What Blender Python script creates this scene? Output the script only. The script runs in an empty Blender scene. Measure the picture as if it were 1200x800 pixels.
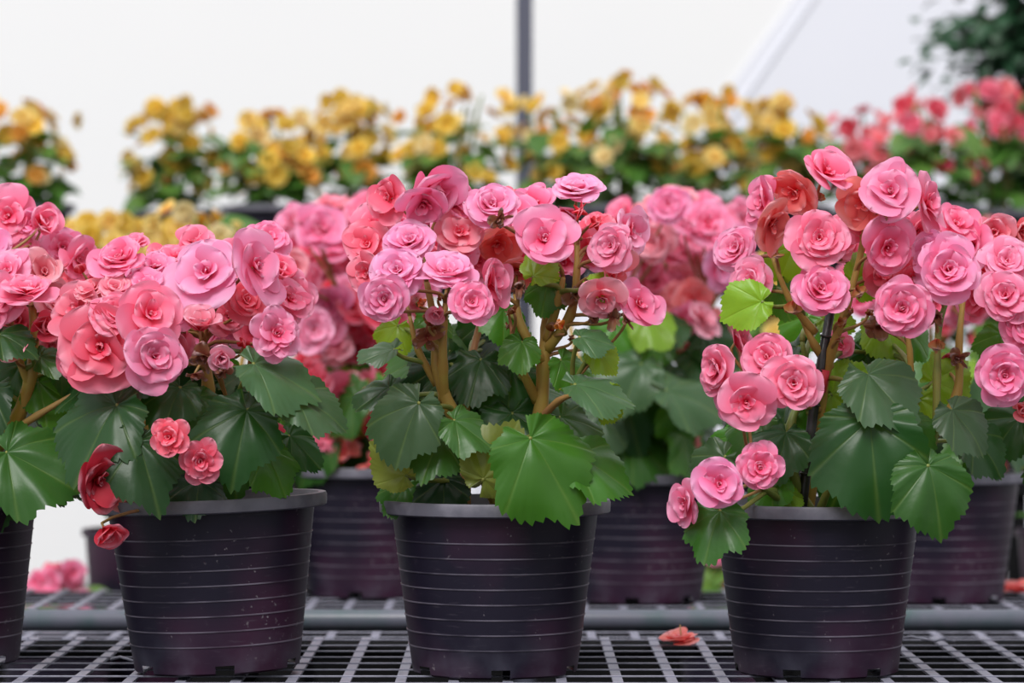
import bpy, math, random
from mathutils import Vector, Matrix, noise
random.seed(11)
R = math.radians
scn = bpy.context.scene
COL = scn.collection
F = 3800.0; EYE = 1.12

def P(px, py, d):
    return Vector(((px - 600) / F * d, d, EYE - (py - 400) / F * d))

# ------------------------------------------------------------------ materials
def nmat(name):
    m = bpy.data.materials.new(name); m.use_nodes = True
    nt = m.node_tree; nt.nodes.clear()
    out = nt.nodes.new('ShaderNodeOutputMaterial')
    return m, nt, out

def N(nt, kind, **kw):
    n = nt.nodes.new(kind)
    for k, v in kw.items():
        setattr(n, k, v)
    return n

def mth(nt, op, a, b=None, clamp=False):
    n = nt.nodes.new('ShaderNodeMath'); n.operation = op; n.use_clamp = clamp
    for i, v in enumerate((a, b)):
        if v is None: continue
        if hasattr(v, 'is_linked'): nt.links.new(v, n.inputs[i])
        else: n.inputs[i].default_value = v
    return n.outputs[0]

def mixc(nt, fac, a, b, mode='MIX'):
    n = nt.nodes.new('ShaderNodeMix'); n.data_type = 'RGBA'; n.blend_type = mode
    for sock, v in ((n.inputs[0], fac), (n.inputs[6], a), (n.inputs[7], b)):
        if hasattr(v, 'is_linked'): nt.links.new(v, sock)
        elif isinstance(v, (int, float)): sock.default_value = v
        else: sock.default_value = (*v, 1) if len(v) == 3 else v
    return n.outputs[2]

def simple(name, col, rough=.6, metal=0.0, spec=.5, noise_amt=0.0, noise_scale=30, col2=None, trans=0.0, bump=0.0):
    m, nt, out = nmat(name)
    b = N(nt, 'ShaderNodeBsdfPrincipled')
    b.inputs['Roughness'].default_value = rough
    b.inputs['Metallic'].default_value = metal
    b.inputs['Specular IOR Level'].default_value = spec
    tc = N(nt, 'ShaderNodeTexCoord')
    nz = N(nt, 'ShaderNodeTexNoise'); nz.inputs['Scale'].default_value = noise_scale
    nz.inputs['Detail'].default_value = 5
    nt.links.new(tc.outputs['Object'], nz.inputs['Vector'])
    if noise_amt or col2:
        rp = N(nt, 'ShaderNodeMapRange')
        rp.inputs[1].default_value = .45; rp.inputs[2].default_value = .75
        nt.links.new(nz.outputs[0], rp.inputs[0])
        f = mth(nt, 'MULTIPLY', rp.outputs[0], noise_amt or 1.0)
        c = mixc(nt, f, col, col2 or tuple(x * .6 for x in col))
        nt.links.new(c, b.inputs['Base Color'])
    else:
        b.inputs['Base Color'].default_value = (*col, 1)
    if bump:
        bp = N(nt, 'ShaderNodeBump'); bp.inputs['Strength'].default_value = bump
        bp.inputs['Distance'].default_value = .002
        nt.links.new(nz.outputs[0], bp.inputs['Height'])
        nt.links.new(bp.outputs[0], b.inputs['Normal'])
    if trans:
        tr = N(nt, 'ShaderNodeBsdfTranslucent'); tr.inputs[0].default_value = (*col, 1)
        mx = N(nt, 'ShaderNodeMixShader'); mx.inputs[0].default_value = trans
        nt.links.new(b.outputs[0], mx.inputs[1]); nt.links.new(tr.outputs[0], mx.inputs[2])
        nt.links.new(mx.outputs[0], out.inputs[0])
    else:
        nt.links.new(b.outputs[0], out.inputs[0])
    return m

def petal_mat(name='begonia_petal', deep_k=(.96, .16, .32), rim_k=(.97, .72, .87)):
    m, nt, out = nmat(name)
    L = nt.links
    oi = N(nt, 'ShaderNodeObjectInfo')
    uv = N(nt, 'ShaderNodeUVMap'); uv.uv_map = 'UVMap'
    sp = N(nt, 'ShaderNodeSeparateXYZ'); L.new(uv.outputs[0], sp.inputs[0])
    t, w = sp.outputs[0], sp.outputs[1]
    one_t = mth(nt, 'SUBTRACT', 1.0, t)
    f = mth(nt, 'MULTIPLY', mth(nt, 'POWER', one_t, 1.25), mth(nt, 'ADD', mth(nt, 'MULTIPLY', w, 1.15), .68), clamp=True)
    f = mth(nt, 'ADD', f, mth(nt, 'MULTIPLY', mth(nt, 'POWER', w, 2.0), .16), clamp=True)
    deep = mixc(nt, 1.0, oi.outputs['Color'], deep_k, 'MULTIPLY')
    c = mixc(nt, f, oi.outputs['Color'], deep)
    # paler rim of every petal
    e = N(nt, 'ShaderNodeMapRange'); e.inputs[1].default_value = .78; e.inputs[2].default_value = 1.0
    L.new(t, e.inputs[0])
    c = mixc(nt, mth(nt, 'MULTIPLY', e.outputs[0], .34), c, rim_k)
    # backs of the petals are warmer
    geo = N(nt, 'ShaderNodeNewGeometry')
    back = mixc(nt, 1.0, c, (1.0, .80, .78), 'MULTIPLY')
    c = mixc(nt, geo.outputs['Backfacing'], c, back)
    # fine mottling
    tc = N(nt, 'ShaderNodeTexCoord'); nz = N(nt, 'ShaderNodeTexNoise')
    nz.inputs['Scale'].default_value = 9; L.new(tc.outputs['Object'], nz.inputs['Vector'])
    c = mixc(nt, mth(nt, 'MULTIPLY', nz.outputs[0], .22), c, mixc(nt, 1.0, c, (.95, .6, .75), 'MULTIPLY'))
    b = N(nt, 'ShaderNodeBsdfPrincipled'); b.inputs['Roughness'].default_value = .5
    b.inputs['Specular IOR Level'].default_value = .3
    L.new(c, b.inputs['Base Color'])
    tr = N(nt, 'ShaderNodeBsdfTranslucent'); L.new(c, tr.inputs[0])
    mx = N(nt, 'ShaderNodeMixShader'); mx.inputs[0].default_value = .38
    L.new(b.outputs[0], mx.inputs[1]); L.new(tr.outputs[0], mx.inputs[2])
    L.new(mx.outputs[0], out.inputs[0])
    return m

def leaf_mat():
    m, nt, out = nmat('begonia_leaf')
    L = nt.links
    oi = N(nt, 'ShaderNodeObjectInfo')
    uv = N(nt, 'ShaderNodeUVMap'); uv.uv_map = 'UVMap'
    sp = N(nt, 'ShaderNodeSeparateXYZ'); L.new(uv.outputs[0], sp.inputs[0])
    th, r = sp.outputs[0], sp.outputs[1]
    # palmate veins: sharp peaks of cos
    cs = mth(nt, 'COSINE', mth(nt, 'MULTIPLY', th, 7 * 2 * math.pi))
    v1 = mth(nt, 'POWER', mth(nt, 'MULTIPLY', mth(nt, 'ADD', cs, 1.0), .5, clamp=True), 90.0)
    br = mth(nt, 'ADD', mth(nt, 'MULTIPLY', r, 9.0), mth(nt, 'MULTIPLY', mth(nt, 'ABSOLUTE', mth(nt, 'SINE', mth(nt, 'MULTIPLY', th, 7 * math.pi))), -2.6))
    v2 = mth(nt, 'POWER', mth(nt, 'MULTIPLY', mth(nt, 'ADD', mth(nt, 'SINE', mth(nt, 'MULTIPLY', br, 2 * math.pi * .5)), 1.0), .5, clamp=True), 26.0)
    vein = mth(nt, 'ADD', mth(nt, 'MULTIPLY', v1, .26), mth(nt, 'MULTIPLY', v2, .0), clamp=True)
    tc = N(nt, 'ShaderNodeTexCoord'); nz = N(nt, 'ShaderNodeTexNoise')
    nz.inputs['Scale'].default_value = 3.2; nz.inputs['Detail'].default_value = 4
    L.new(tc.outputs['Object'], nz.inputs['Vector'])
    base = mixc(nt, mth(nt, 'MULTIPLY', nz.outputs[0], .55), oi.outputs['Color'], mixc(nt, 1.0, oi.outputs['Color'], (.62, .72, .8), 'MULTIPLY'))
    pale = mixc(nt, .5, oi.outputs['Color'], (.30, .42, .10))
    c = mixc(nt, vein, base, pale)
    geo = N(nt, 'ShaderNodeNewGeometry')
    backc = mixc(nt, .55, c, (.25, .27, .06))
    c = mixc(nt, geo.outputs['Backfacing'], c, backc)
    b = N(nt, 'ShaderNodeBsdfPrincipled'); b.inputs['Roughness'].default_value = .36
    b.inputs['Specular IOR Level'].default_value = .45
    L.new(c, b.inputs['Base Color'])
    bp = N(nt, 'ShaderNodeBump'); bp.inputs['Strength'].default_value = .5; bp.inputs['Distance'].default_value = .003
    bp.invert = True
    L.new(mth(nt, 'ADD', vein, mth(nt, 'MULTIPLY', nz.outputs[0], .5)), bp.inputs['Height']); L.new(bp.outputs[0], b.inputs['Normal'])
    tr = N(nt, 'ShaderNodeBsdfTranslucent')
    L.new(mixc(nt, .6, c, mixc(nt, 1.0, c, (2.6, 2.2, .5), 'MULTIPLY')), tr.inputs[0])
    mx = N(nt, 'ShaderNodeMixShader'); mx.inputs[0].default_value = .34
    L.new(b.outputs[0], mx.inputs[1]); L.new(tr.outputs[0], mx.inputs[2])
    L.new(mx.outputs[0], out.inputs[0])
    return m

def pot_mat():
    m, nt, out = nmat('pot_plastic'); L = nt.links
    tc = N(nt, 'ShaderNodeTexCoord')
    sp = N(nt, 'ShaderNodeSeparateXYZ'); L.new(tc.outputs['Object'], sp.inputs[0])
    def nz(scale, det=5, stretch=None):
        n = N(nt, 'ShaderNodeTexNoise'); n.inputs['Scale'].default_value = scale; n.inputs['Detail'].default_value = det
        if stretch:
            mp = N(nt, 'ShaderNodeMapping'); mp.inputs['Scale'].default_value = stretch
            L.new(tc.outputs['Object'], mp.inputs[0]); L.new(mp.outputs[0], n.inputs['Vector'])
        else: L.new(tc.outputs['Object'], n.inputs['Vector'])
        return n.outputs[0]
    def rng(s, a, b):
        r = N(nt, 'ShaderNodeMapRange'); r.inputs[1].default_value = a; r.inputs[2].default_value = b
        L.new(s, r.inputs[0]); return r.outputs[0]
    c = mixc(nt, rng(nz(7, 2), .42, .62), (.011, .009, .020), (.040, .014, .034))  # dark plastic; its purple patches paint in a reflection
    # dried splash dust near the foot
    foot = rng(sp.outputs[2], .05, .0)
    c = mixc(nt, mth(nt, 'MULTIPLY', mth(nt, 'MULTIPLY', rng(nz(22), .42, .7), foot), .38), c, (.12, .12, .16))
    # specks and scuffs
    c = mixc(nt, mth(nt, 'MULTIPLY', rng(nz(160, 2), .66, .74), rng(nz(14, 3), .5, .62)), c, (.2, .18, .2))
    c = mixc(nt, mth(nt, 'MULTIPLY', rng(nz(40, 6, (1, 1, 6)), .62, .8), .22), c, (.13, .11, .14))
    # light caught by the ridge rings, painted paler; they carry the UV v = 1
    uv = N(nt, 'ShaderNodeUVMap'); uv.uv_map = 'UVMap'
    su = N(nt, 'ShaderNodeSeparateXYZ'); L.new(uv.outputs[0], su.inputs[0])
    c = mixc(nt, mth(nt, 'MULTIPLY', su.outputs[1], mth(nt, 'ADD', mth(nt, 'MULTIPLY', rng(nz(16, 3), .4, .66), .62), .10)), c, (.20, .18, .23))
    b = N(nt, 'ShaderNodeBsdfPrincipled'); b.inputs['Roughness'].default_value = .40
    b.inputs['Specular IOR Level'].default_value = .34
    L.new(c, b.inputs['Base Color'])
    bp = N(nt, 'ShaderNodeBump'); bp.inputs['Strength'].default_value = .15; bp.inputs['Distance'].default_value = .001
    L.new(nz(60), bp.inputs['Height']); L.new(bp.outputs[0], b.inputs['Normal'])
    L.new(b.outputs[0], out.inputs[0])
    return m

M = dict(
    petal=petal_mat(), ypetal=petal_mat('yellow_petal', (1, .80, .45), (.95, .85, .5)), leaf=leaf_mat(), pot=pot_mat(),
    rim=simple('pot_rim_plastic', (.095, .092, .12), .5, col2=(.19, .18, .22), noise_amt=.7, noise_scale=40, bump=.2),
    soil=simple('potting_soil', (.012, .009, .007), .95, col2=(.04, .03, .02), noise_scale=90, bump=.8),
    stem=simple('stem_skin', (.34, .21, .05), .5, col2=(.36, .28, .06), noise_scale=35, spec=.4),
    gstem=simple('green_stem_skin', (.14, .19, .035), .5, col2=(.26, .22, .05), noise_scale=30),
    twig=simple('flower_stalk_skin', (.36, .22, .07), .5, col2=(.42, .15, .09), noise_scale=30, trans=.15),
    bud=simple('bud_skin', (.36, .2, .06), .5, col2=(.5, .1, .08), noise_scale=60),
    steel=simple('galvanised_wire', (.27, .27, .34), .5, metal=.2, col2=(.17, .17, .22), noise_scale=70),
    rail=simple('rail_paint', (.10, .105, .14), .4, col2=(.04, .085, .085), noise_scale=25, noise_amt=.8, bump=.2),
    dark=simple('dark_frame_paint', (.006, .006, .007), .8, spec=.1),
    post=simple('post_paint', (.085, .09, .13), .5),
    wall=simple('greenhouse_sheeting', (.86, .86, .865), .7, col2=(.84, .845, .86), noise_scale=.6, spec=.2),
    wall2=simple('greenhouse_sheeting_blue', (.78, .79, .86), .7, col2=(.76, .77, .84), noise_scale=.5, spec=.2),
    brace=simple('brace_paint', (.74, .75, .82), .8, spec=.1),
    mat_floor=simple('weed_mat', (.006, .006, .0065), 1.0, spec=0.0, col2=(.010, .010, .010), noise_scale=20),
    stake=simple('black_stake', (.008, .009, .01), .35, col2=(.06, .065, .075), noise_amt=.7, noise_scale=55, bump=.6),
    tape=simple('red_tape', (.55, .03, .05), .5),
    green=simple('shelf_leaf', (.07, .19, .025), .45, col2=(.19, .29, .05), noise_scale=8, trans=.35),
    tree=simple('tree_leaf', (.012, .055, .022), .5, col2=(.03, .10, .04), noise_scale=6, trans=.12),
    bark=simple('tree_bark', (.05, .04, .03), .9, col2=(.09, .07, .05), noise_scale=20, bump=.7),
    white=simple('white_plastic', (.85, .85, .86), .5),
)
TINT = dict(p=(.95, .33, .54), l=(.96, .43, .68), c=(.92, .23, .34), s=(.93, .32, .34), r=(.55, .035, .06),
            w=(.30, .17, .09), o=(.92, .30, .27), y=(.80, .60, .08), q=(.90, .74, .24), k=(.84, .44, .07), z=(.88, .80, .42), n=(.40, .24, .07), m=(.85, .11, .17), h=(.93, .42, .50))
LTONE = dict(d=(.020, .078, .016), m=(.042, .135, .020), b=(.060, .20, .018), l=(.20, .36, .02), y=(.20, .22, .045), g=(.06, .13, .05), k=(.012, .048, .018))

def tint(k, j=.08):
    c = TINT[k]
    a = 1 + random.uniform(-j, j); b = 1 + random.uniform(-j, j) * 1.6
    return (min(c[0] * a, .96), min(c[1] * b, .96), min(c[2] * b * (1 + random.uniform(-j, j)), .96), 1)

# ------------------------------------------------------------------ mesh helpers
class MB:
    def __init__(s): s.v = []; s.f = []; s.uv = []
    def add(s, vs, fs, uvs=None):
        b = len(s.v); s.v += [tuple(v) for v in vs]
        s.uv += list(uvs) if uvs else [(0, 0)] * len(vs)
        s.f += [tuple(b + i for i in f) for f in fs]
    def box(s, lo, hi):
        x0, y0, z0 = lo; x1, y1, z1 = hi
        s.add([(x0, y0, z0), (x1, y0, z0), (x1, y1, z0), (x0, y1, z0), (x0, y0, z1), (x1, y0, z1), (x1, y1, z1), (x0, y1, z1)],
              [(0, 3, 2, 1), (4, 5, 6, 7), (0, 1, 5, 4), (1, 2, 6, 5), (2, 3, 7, 6), (3, 0, 4, 7)])
    def tube(s, pts, rads, n=8, cap=True):
        pts = [Vector(p) for p in pts]
        if isinstance(rads, (int, float)): rads = [rads] * len(pts)
        vs, fs, up = [], [], None
        for i, p in enumerate(pts):
            t = (pts[min(i + 1, len(pts) - 1)] - pts[max(i - 1, 0)]).normalized()
            if up is None:
                up = t.orthogonal().normalized()
            up = (up - t * up.dot(t)).normalized()
            w = t.cross(up)
            for k in range(n):
                a = 2 * math.pi * k / n
                vs.append(p + (up * math.cos(a) + w * math.sin(a)) * rads[i])
        for i in range(len(pts) - 1):
            for k in range(n):
                fs.append((i * n + k, i * n + (k + 1) % n, (i + 1) * n + (k + 1) % n, (i + 1) * n + k))
        if cap:
            fs.append(tuple(reversed(range(n)))); fs.append(tuple((len(pts) - 1) * n + k for k in range(n)))
        s.add(vs, fs)
    def grid(s, fn, nu, nv, uvfn=None):
        vs, us = [], []
        for i in range(nu + 1):
            for j in range(nv + 1):
                a, b = i / nu, j / nv
                vs.append(fn(a, b)); us.append(uvfn(a, b) if uvfn else (a, b))
        fs = [(i * (nv + 1) + j, (i + 1) * (nv + 1) + j, (i + 1) * (nv + 1) + j + 1, i * (nv + 1) + j + 1) for i in range(nu) for j in range(nv)]
        s.add(vs, fs, us)
    def mesh(s, name, mat, smooth=True, sharp=0):
        me = bpy.data.meshes.new(name)
        me.from_pydata(s.v, [], s.f)
        l = me.uv_layers.new(name='UVMap')
        for poly in me.polygons:
            poly.use_smooth = smooth
            for li in poly.loop_indices:
                l.data[li].uv = s.uv[me.loops[li].vertex_index]
        me.materials.append(mat)
        me.update()
        if sharp: me.set_sharp_from_angle(angle=R(sharp))
        return me

def link(name, data, parent=None, mat4=None, color=None):
    o = bpy.data.objects.new(name, data); COL.objects.link(o)
    if mat4 is not None: o.matrix_basis = mat4
    if parent is not None: o.parent = parent
    if color: o.color = color
    return o

def thing(name, label, cat, loc, group=None):
    o = bpy.data.objects.new(name, None); COL.objects.link(o)
    o.location = loc; o.empty_display_size = .05
    o['label'] = label; o['category'] = cat
    if group: o['group'] = group
    return o

def tag(o, label, cat, group=None):
    o['label'] = label; o['category'] = cat
    if group: o['group'] = group
    return o

def struct(name, mb, mat, smooth=False):
    o = link(name, mb.mesh(name, mat, smooth)); o['kind'] = 'structure'; return o

def bez(a, b, c, n=6):
    return [a * (1 - t) ** 2 + b * 2 * t * (1 - t) + c * t * t for t in [i / n for i in range(n + 1)]]

# ------------------------------------------------------------------ flower meshes (unit diameter, face +Z)
def petal(mb, ang, L, W, e0, e1, cup, z0, r0, rnd, whorl, nu=9, nv=8, ruffle=.032):
    ca, sa = math.cos(ang), math.sin(ang)
    ph = rnd.uniform(0, 6.28); k = rnd.uniform(2.0, 3.4); twist = rnd.uniform(-.32, .32)
    notch = rnd.choice((0, 0, .05, .09)) * L
    sub = 24; pts = [(r0, z0)]
    for i in range(sub):
        e = e0 + (e1 - e0) * ((i + .5) / sub) ** 1.2
        pts.append((pts[-1][0] + L / sub * math.cos(e), pts[-1][1] + L / sub * math.sin(e)))
    def fn(q, b):
        a = 1 - (1 - q) ** 1.8                      # rows crowd towards the round tip
        t = a * sub; i = min(int(t), sub - 1); f = t - i
        x = pts[i][0] * (1 - f) + pts[i + 1][0] * f; z = pts[i][1] * (1 - f) + pts[i + 1][1] * f
        v = b * 2 - 1
        if a > .56: w = W * math.sqrt(max(1 - ((a - .56) / .44) ** 2.2, 0.0)) + .004
        else: w = W * (.30 + .70 * math.sin(a / .56 * math.pi / 2))
        e = e0 + (e1 - e0) * a
        y = v * w
        lift = cup * v * v * w + ruffle * a * a * math.sin(ph + k * v * 2.2) + twist * v * w
        x -= notch * (1 - min(abs(v) * 2.2, 1)) * max(a - .75, 0) / .25 * math.cos(e)
        x -= lift * math.sin(e); z += lift * math.cos(e)
        return (x * ca - y * sa, x * sa + y * ca, z)
    mb.grid(fn, nu, nv, lambda q, b: (1 - (1 - q) ** 1.8, whorl))

def flower_meshes(style, seed):
    rnd = random.Random(seed)
    a, h = MB(), MB()
    j = lambda s: rnd.uniform(-s, s) * 1.45
    a0 = rnd.uniform(0, 6.28)
    big = rnd.random() < .5                           # some blooms stand a broad petal up behind
    if style == 'double':
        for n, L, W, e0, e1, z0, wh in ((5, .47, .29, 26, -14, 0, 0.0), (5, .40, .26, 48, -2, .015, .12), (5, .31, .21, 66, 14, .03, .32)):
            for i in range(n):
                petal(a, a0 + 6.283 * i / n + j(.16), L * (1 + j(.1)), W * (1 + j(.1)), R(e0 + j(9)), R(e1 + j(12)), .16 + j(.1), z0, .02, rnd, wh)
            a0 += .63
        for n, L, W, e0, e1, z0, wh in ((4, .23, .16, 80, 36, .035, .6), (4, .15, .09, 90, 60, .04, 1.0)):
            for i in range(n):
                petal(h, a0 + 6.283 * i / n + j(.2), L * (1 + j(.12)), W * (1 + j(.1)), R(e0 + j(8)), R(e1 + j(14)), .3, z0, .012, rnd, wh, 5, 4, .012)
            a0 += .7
    elif style == 'open':
        for n, L, W, e0, e1, z0, wh in ((4, .49, .35, 24, -8, 0, 0.0), (4, .37, .27, 54, 4, .015, .22)):
            for i in range(n):
                petal(a, a0 + 6.283 * i / n + j(.14), L * (1 + j(.12)) * (1.12 if big and i == 0 else 1), W * (1 + j(.1)) * (1.15 if big and i == 0 else 1), R(e0 + j(10) + (14 if big and i == 0 else 0)), R(e1 + j(10) + (18 if big and i == 0 else 0)), .14 + j(.1), z0, .02, rnd, wh)
            a0 += .78
        for n, L, W, e0, e1, z0, wh in ((5, .23, .09, 66, 30, .03, .8), (5, .14, .05, 84, 62, .035, 1.0)):
            for i in range(n):
                petal(h, a0 + 6.283 * i / n + j(.3), L * (1 + j(.2)), W * (1 + j(.2)), R(e0 + j(14)), R(e1 + j(20)), .35, z0, .01, rnd, wh, 5, 4, .015)
            a0 += .7
    elif style == 'frill':
        for n, L, W, e0, e1, z0, wh in ((6, .46, .22, 16, -8, 0, 0.0), (6, .40, .18, 38, 2, .015, .15), (6, .31, .14, 56, 16, .03, .4)):
            for i in range(n):
                petal(a, a0 + 6.283 * i / n + j(.2), L * (1 + j(.14)), W * (1 + j(.12)), R(e0 + j(12)), R(e1 + j(16)), .2 + j(.16), z0, .02, rnd, wh, 7, 6, .03)
            a0 += .5
        for n, L, W, e0, e1, z0, wh in ((6, .22, .09, 72, 42, .035, .8), (5, .14, .06, 86, 66, .04, 1.0)):
            for i in range(n):
                petal(h, a0 + 6.283 * i / n + j(.3), L * (1 + j(.2)), W * (1 + j(.15)), R(e0 + j(12)), R(e1 + j(18)), .3, z0, .01, rnd, wh, 5, 4, .015)
            a0 += .7
    elif style == 'cup':
        for n, L, W, e0, e1, z0, wh in ((4, .58, .36, 62, 34, 0, 0.05), (4, .46, .26, 74, 56, .015, .4)):
            for i in range(n):
                petal(a, a0 + 6.283 * i / n + j(.2), L * (1 + j(.16)), W * (1 + j(.1)), R(e0 + j(12)), R(e1 + j(14)), .3, z0, .02, rnd, wh)
            a0 += .78
        for i in range(4):
            petal(h, a0 + 1.57 * i + j(.3), .3, .13, R(84), R(70), .3, .02, .01, rnd, .8, 5, 4, .015)
    elif style == 'bud':
        for n, L, W, e0, e1, z0, wh in ((2, .62, .40, 112, 60, 0, .2), (2, .56, .34, 116, 66, .01, .45)):
            for i in range(n):
                petal(a, a0 + 6.283 * i / n, L, W, R(e0 - 35), R(e1 + 40), .35, z0, .03, rnd, wh)
            a0 += 1.57
        for i in range(3):
            petal(h, a0 + 2.1 * i, .4, .16, R(86), R(90), .3, .02, .01, rnd, .8, 5, 4, .01)
    elif style == 'wilt':
        for i in range(7):
            petal(a, a0 + .9 * i + j(.5), .45 * (1 + j(.3)), .16 * (1 + j(.4)), R(50 + j(50)), R(-40 + j(60)), .7 + j(.4), 0, .02, rnd, .1, 7, 6, .08)
        for i in range(4):
            petal(h, a0 + 1.6 * i + j(.4), .26, .07, R(60 + j(40)), R(20 + j(40)), .8, 0, .01, rnd, .4, 5, 4, .06)
    elif style == 'tiny':
        for n, L, W, e0, e1, z0 in ((5, .48, .30, 25, -8, 0), (4, .32, .2, 55, 20, .02)):
            for i in range(n):
                petal(a, a0 + 6.283 * i / n + j(.2), L, W, R(e0 + j(12)), R(e1 + j(12)), .2, z0, .02, rnd, .2, 4, 4)
            a0 += .7
    nm = 'flower_' + style
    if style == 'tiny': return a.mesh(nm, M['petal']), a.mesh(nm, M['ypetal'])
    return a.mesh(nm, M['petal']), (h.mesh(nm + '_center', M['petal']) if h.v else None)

FL = {}
for st, n in (('double', 10), ('open', 10), ('frill', 7), ('cup', 5), ('bud', 3), ('wilt', 4), ('tiny', 4)):
    FL[st] = [flower_meshes(st, 100 + 17 * i + len(st)) for i in range(n)]
CODE = dict(d='double', o='open', f='frill', c='cup', b='bud', w='wilt')

# ------------------------------------------------------------------ leaf meshes (petiole at origin, tip +Y, upper face +Z)
def leaf_mesh(seed, nt_=168, nr=9, name='begonia_leaf'):
    rnd = random.Random(seed)
    mb = MB()
    asym = rnd.choice((-1, 1)) * rnd.uniform(.06, .16)
    ph = [rnd.uniform(0, 6.28) for _ in range(6)]
    fold = rnd.uniform(.10, .30); droop = rnd.uniform(.14, .34); wave = rnd.uniform(.05, .11)
    lob = rnd.uniform(.03, .09)
    A = R(158)
    def rad(th):
        r = .58 + .36 * math.cos(th) + .06 * math.cos(2 * th)
        r *= 1 + asym * math.sin(th)
        lobe = math.cos(7 * th)
        r *= 1 + lob * (abs(lobe) ** .6) * (1 if lobe > 0 else -1)
        s = (th * 24 / math.pi) % 1.0
        return r, .085 * (1 - s) + .03 * math.sin(th * 13 + ph[0])
    def fn(a, b):
        th = (a * 2 - 1) * A; r0, tooth = rad(th); r = r0 * b * (1 + tooth * b ** 5)
        x, y = math.sin(th) * r, math.cos(th) * r
        z = fold * abs(x) * (1 - .6 * b) - droop * r * r
        z += .019 * math.cos(7 * th) * b * (1.15 - b) * -2.4
        z += wave * b ** 2.5 * math.sin(3 * th + ph[1]) + .5 * wave * b ** 3 * math.sin(8 * th + ph[2])
        z += .012 * math.sin(9 * x + ph[3]) * math.sin(8 * y + ph[4])
        return (x, y, z)
    mb.grid(fn, nt_, nr, lambda a, b: ((a * 2 - 1) * A / (2 * math.pi) + 1, b))
    return mb.mesh(name, M['leaf'])
LEAF = [leaf_mesh(500 + i) for i in range(9)]

def small_leaf(mb, o, tip, nrm, s, rnd):
    tip = tip.normalized(); side = tip.cross(nrm).normalized(); nn = side.cross(tip)
    dr = rnd.uniform(.1, .4)
    def fn(a, b):
        v = b * 2 - 1; w = .46 * math.sin(math.pi * min(.06 + .92 * a, 1)) ** .7 * (1.1 - .3 * a) * (1 + .06 * math.sin(a * 40))
        return o + (tip * a + side * (v * w) + nn * (.2 * abs(v) * w - dr * a * a)) * s
    mb.grid(fn, 5, 4)

# ------------------------------------------------------------------ pots
POT_R, POT_H = .1245, .186
def pot_mesh(seed):
    rnd = random.Random(seed)
    prof = []   # (r, z, ring)
    rb, rt = .0885, .111
    rr = lambda z: rb + (rt - rb) * z / (POT_H - .014)
    prof += [(rb - .003, 0, 0), (rb, .002, 0), (rr(.010), .010, 0), (rr(.016), .016, 0)]
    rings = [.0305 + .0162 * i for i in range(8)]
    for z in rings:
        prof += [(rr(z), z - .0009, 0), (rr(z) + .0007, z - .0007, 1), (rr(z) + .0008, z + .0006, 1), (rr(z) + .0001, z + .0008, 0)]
    prof += [(rt, POT_H - .014, 0)]
    ni = len(prof)
    prof += [(rt - .003, POT_H - .014, 0), (rr(.1) - .003, .1, 0), (rr(.019) - .003, .019, 0), (.0, .0175, 0)]
    n = 112; mb = MB(); vs, us, fs = [], [], []
    for r, z, g in prof:
        for k in range(n):
            a = 2 * math.pi * k / n
            vs.append((r * math.cos(a), r * math.sin(a), z)); us.append((k / n, g))
    cut = set()
    for q in range(6):
        c = int((q + .35) * n / 6)
        for e in range(-2, 2): cut.add((c + e) % n)
    for i in range(len(prof) - 1):
        for k in range(n):
            if i < 2 and k in cut: continue
            fs.append((i * n + k, i * n + (k + 1) % n, (i + 1) * n + (k + 1) % n, (i + 1) * n + k))
    mb.add(vs, fs, us)
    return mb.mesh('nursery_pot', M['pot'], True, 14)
def lathe(prof, n, name, mat):
    mb = MB(); vs, fs = [], []
    m = len(prof)
    for r, z in prof:
        for k in range(n):
            a = 2 * math.pi * k / n; vs.append((r * math.cos(a), r * math.sin(a), z))
    for i in range(m - 1):
        for k in range(n):
            fs.append((i * n + k, i * n + (k + 1) % n, (i + 1) * n + (k + 1) % n, (i + 1) * n + k))
    mb.add(vs, fs); return mb.mesh(name, mat, True, 40)
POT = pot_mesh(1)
RIM = lathe([(.1085, POT_H - .0145), (.1225, POT_H - .0145), (.1245, POT_H - .013), (.1250, POT_H - .003), (.1238, POT_H), (.1165, POT_H), (.1155, POT_H - .002), (.1080, POT_H - .012), (.1085, POT_H - .0145)], 112, 'pot_rim', M['rim'])
def soil_mesh():
    mb = MB()
    def fn(a, b):
        r = a * .1075; t = b * 6.2832
        return (r * math.cos(t), r * math.sin(t), POT_H - .030 + .006 * noise.noise(Vector((r * 60 * math.cos(t), r * 60 * math.sin(t), 3))))
    mb.grid(fn, 14, 48); return mb.mesh('potting_soil', M['soil'])
SOIL = soil_mesh()

def add_pot(root, tilt=(0, 0), spin=0, sc=1.0, rim_label=True):
    m = Matrix.Rotation(R(tilt[0]), 4, 'Y') @ Matrix.Rotation(R(tilt[1]), 4, 'X') @ Matrix.Rotation(R(spin), 4, 'Z') @ Matrix.Scale(sc, 4)
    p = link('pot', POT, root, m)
    r = link('pot_rim', RIM, p)
    if rim_label: r['label'] = 'scuffed grey rolled pot rim'
    s = link('potting_soil', SOIL, root, m)
    return p

# ------------------------------------------------------------------ plants
def frame(dirn, roll):
    z = dirn.normalized()
    x = Vector((0, 0, 1)).cross(z)
    if x.length < .05: x = Vector((1, 0, 0))
    x.normalize(); y = z.cross(x)
    m = Matrix((x, y, z)).transposed().to_4x4()
    return m @ Matrix.Rotation(roll, 4, 'Z')

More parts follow.
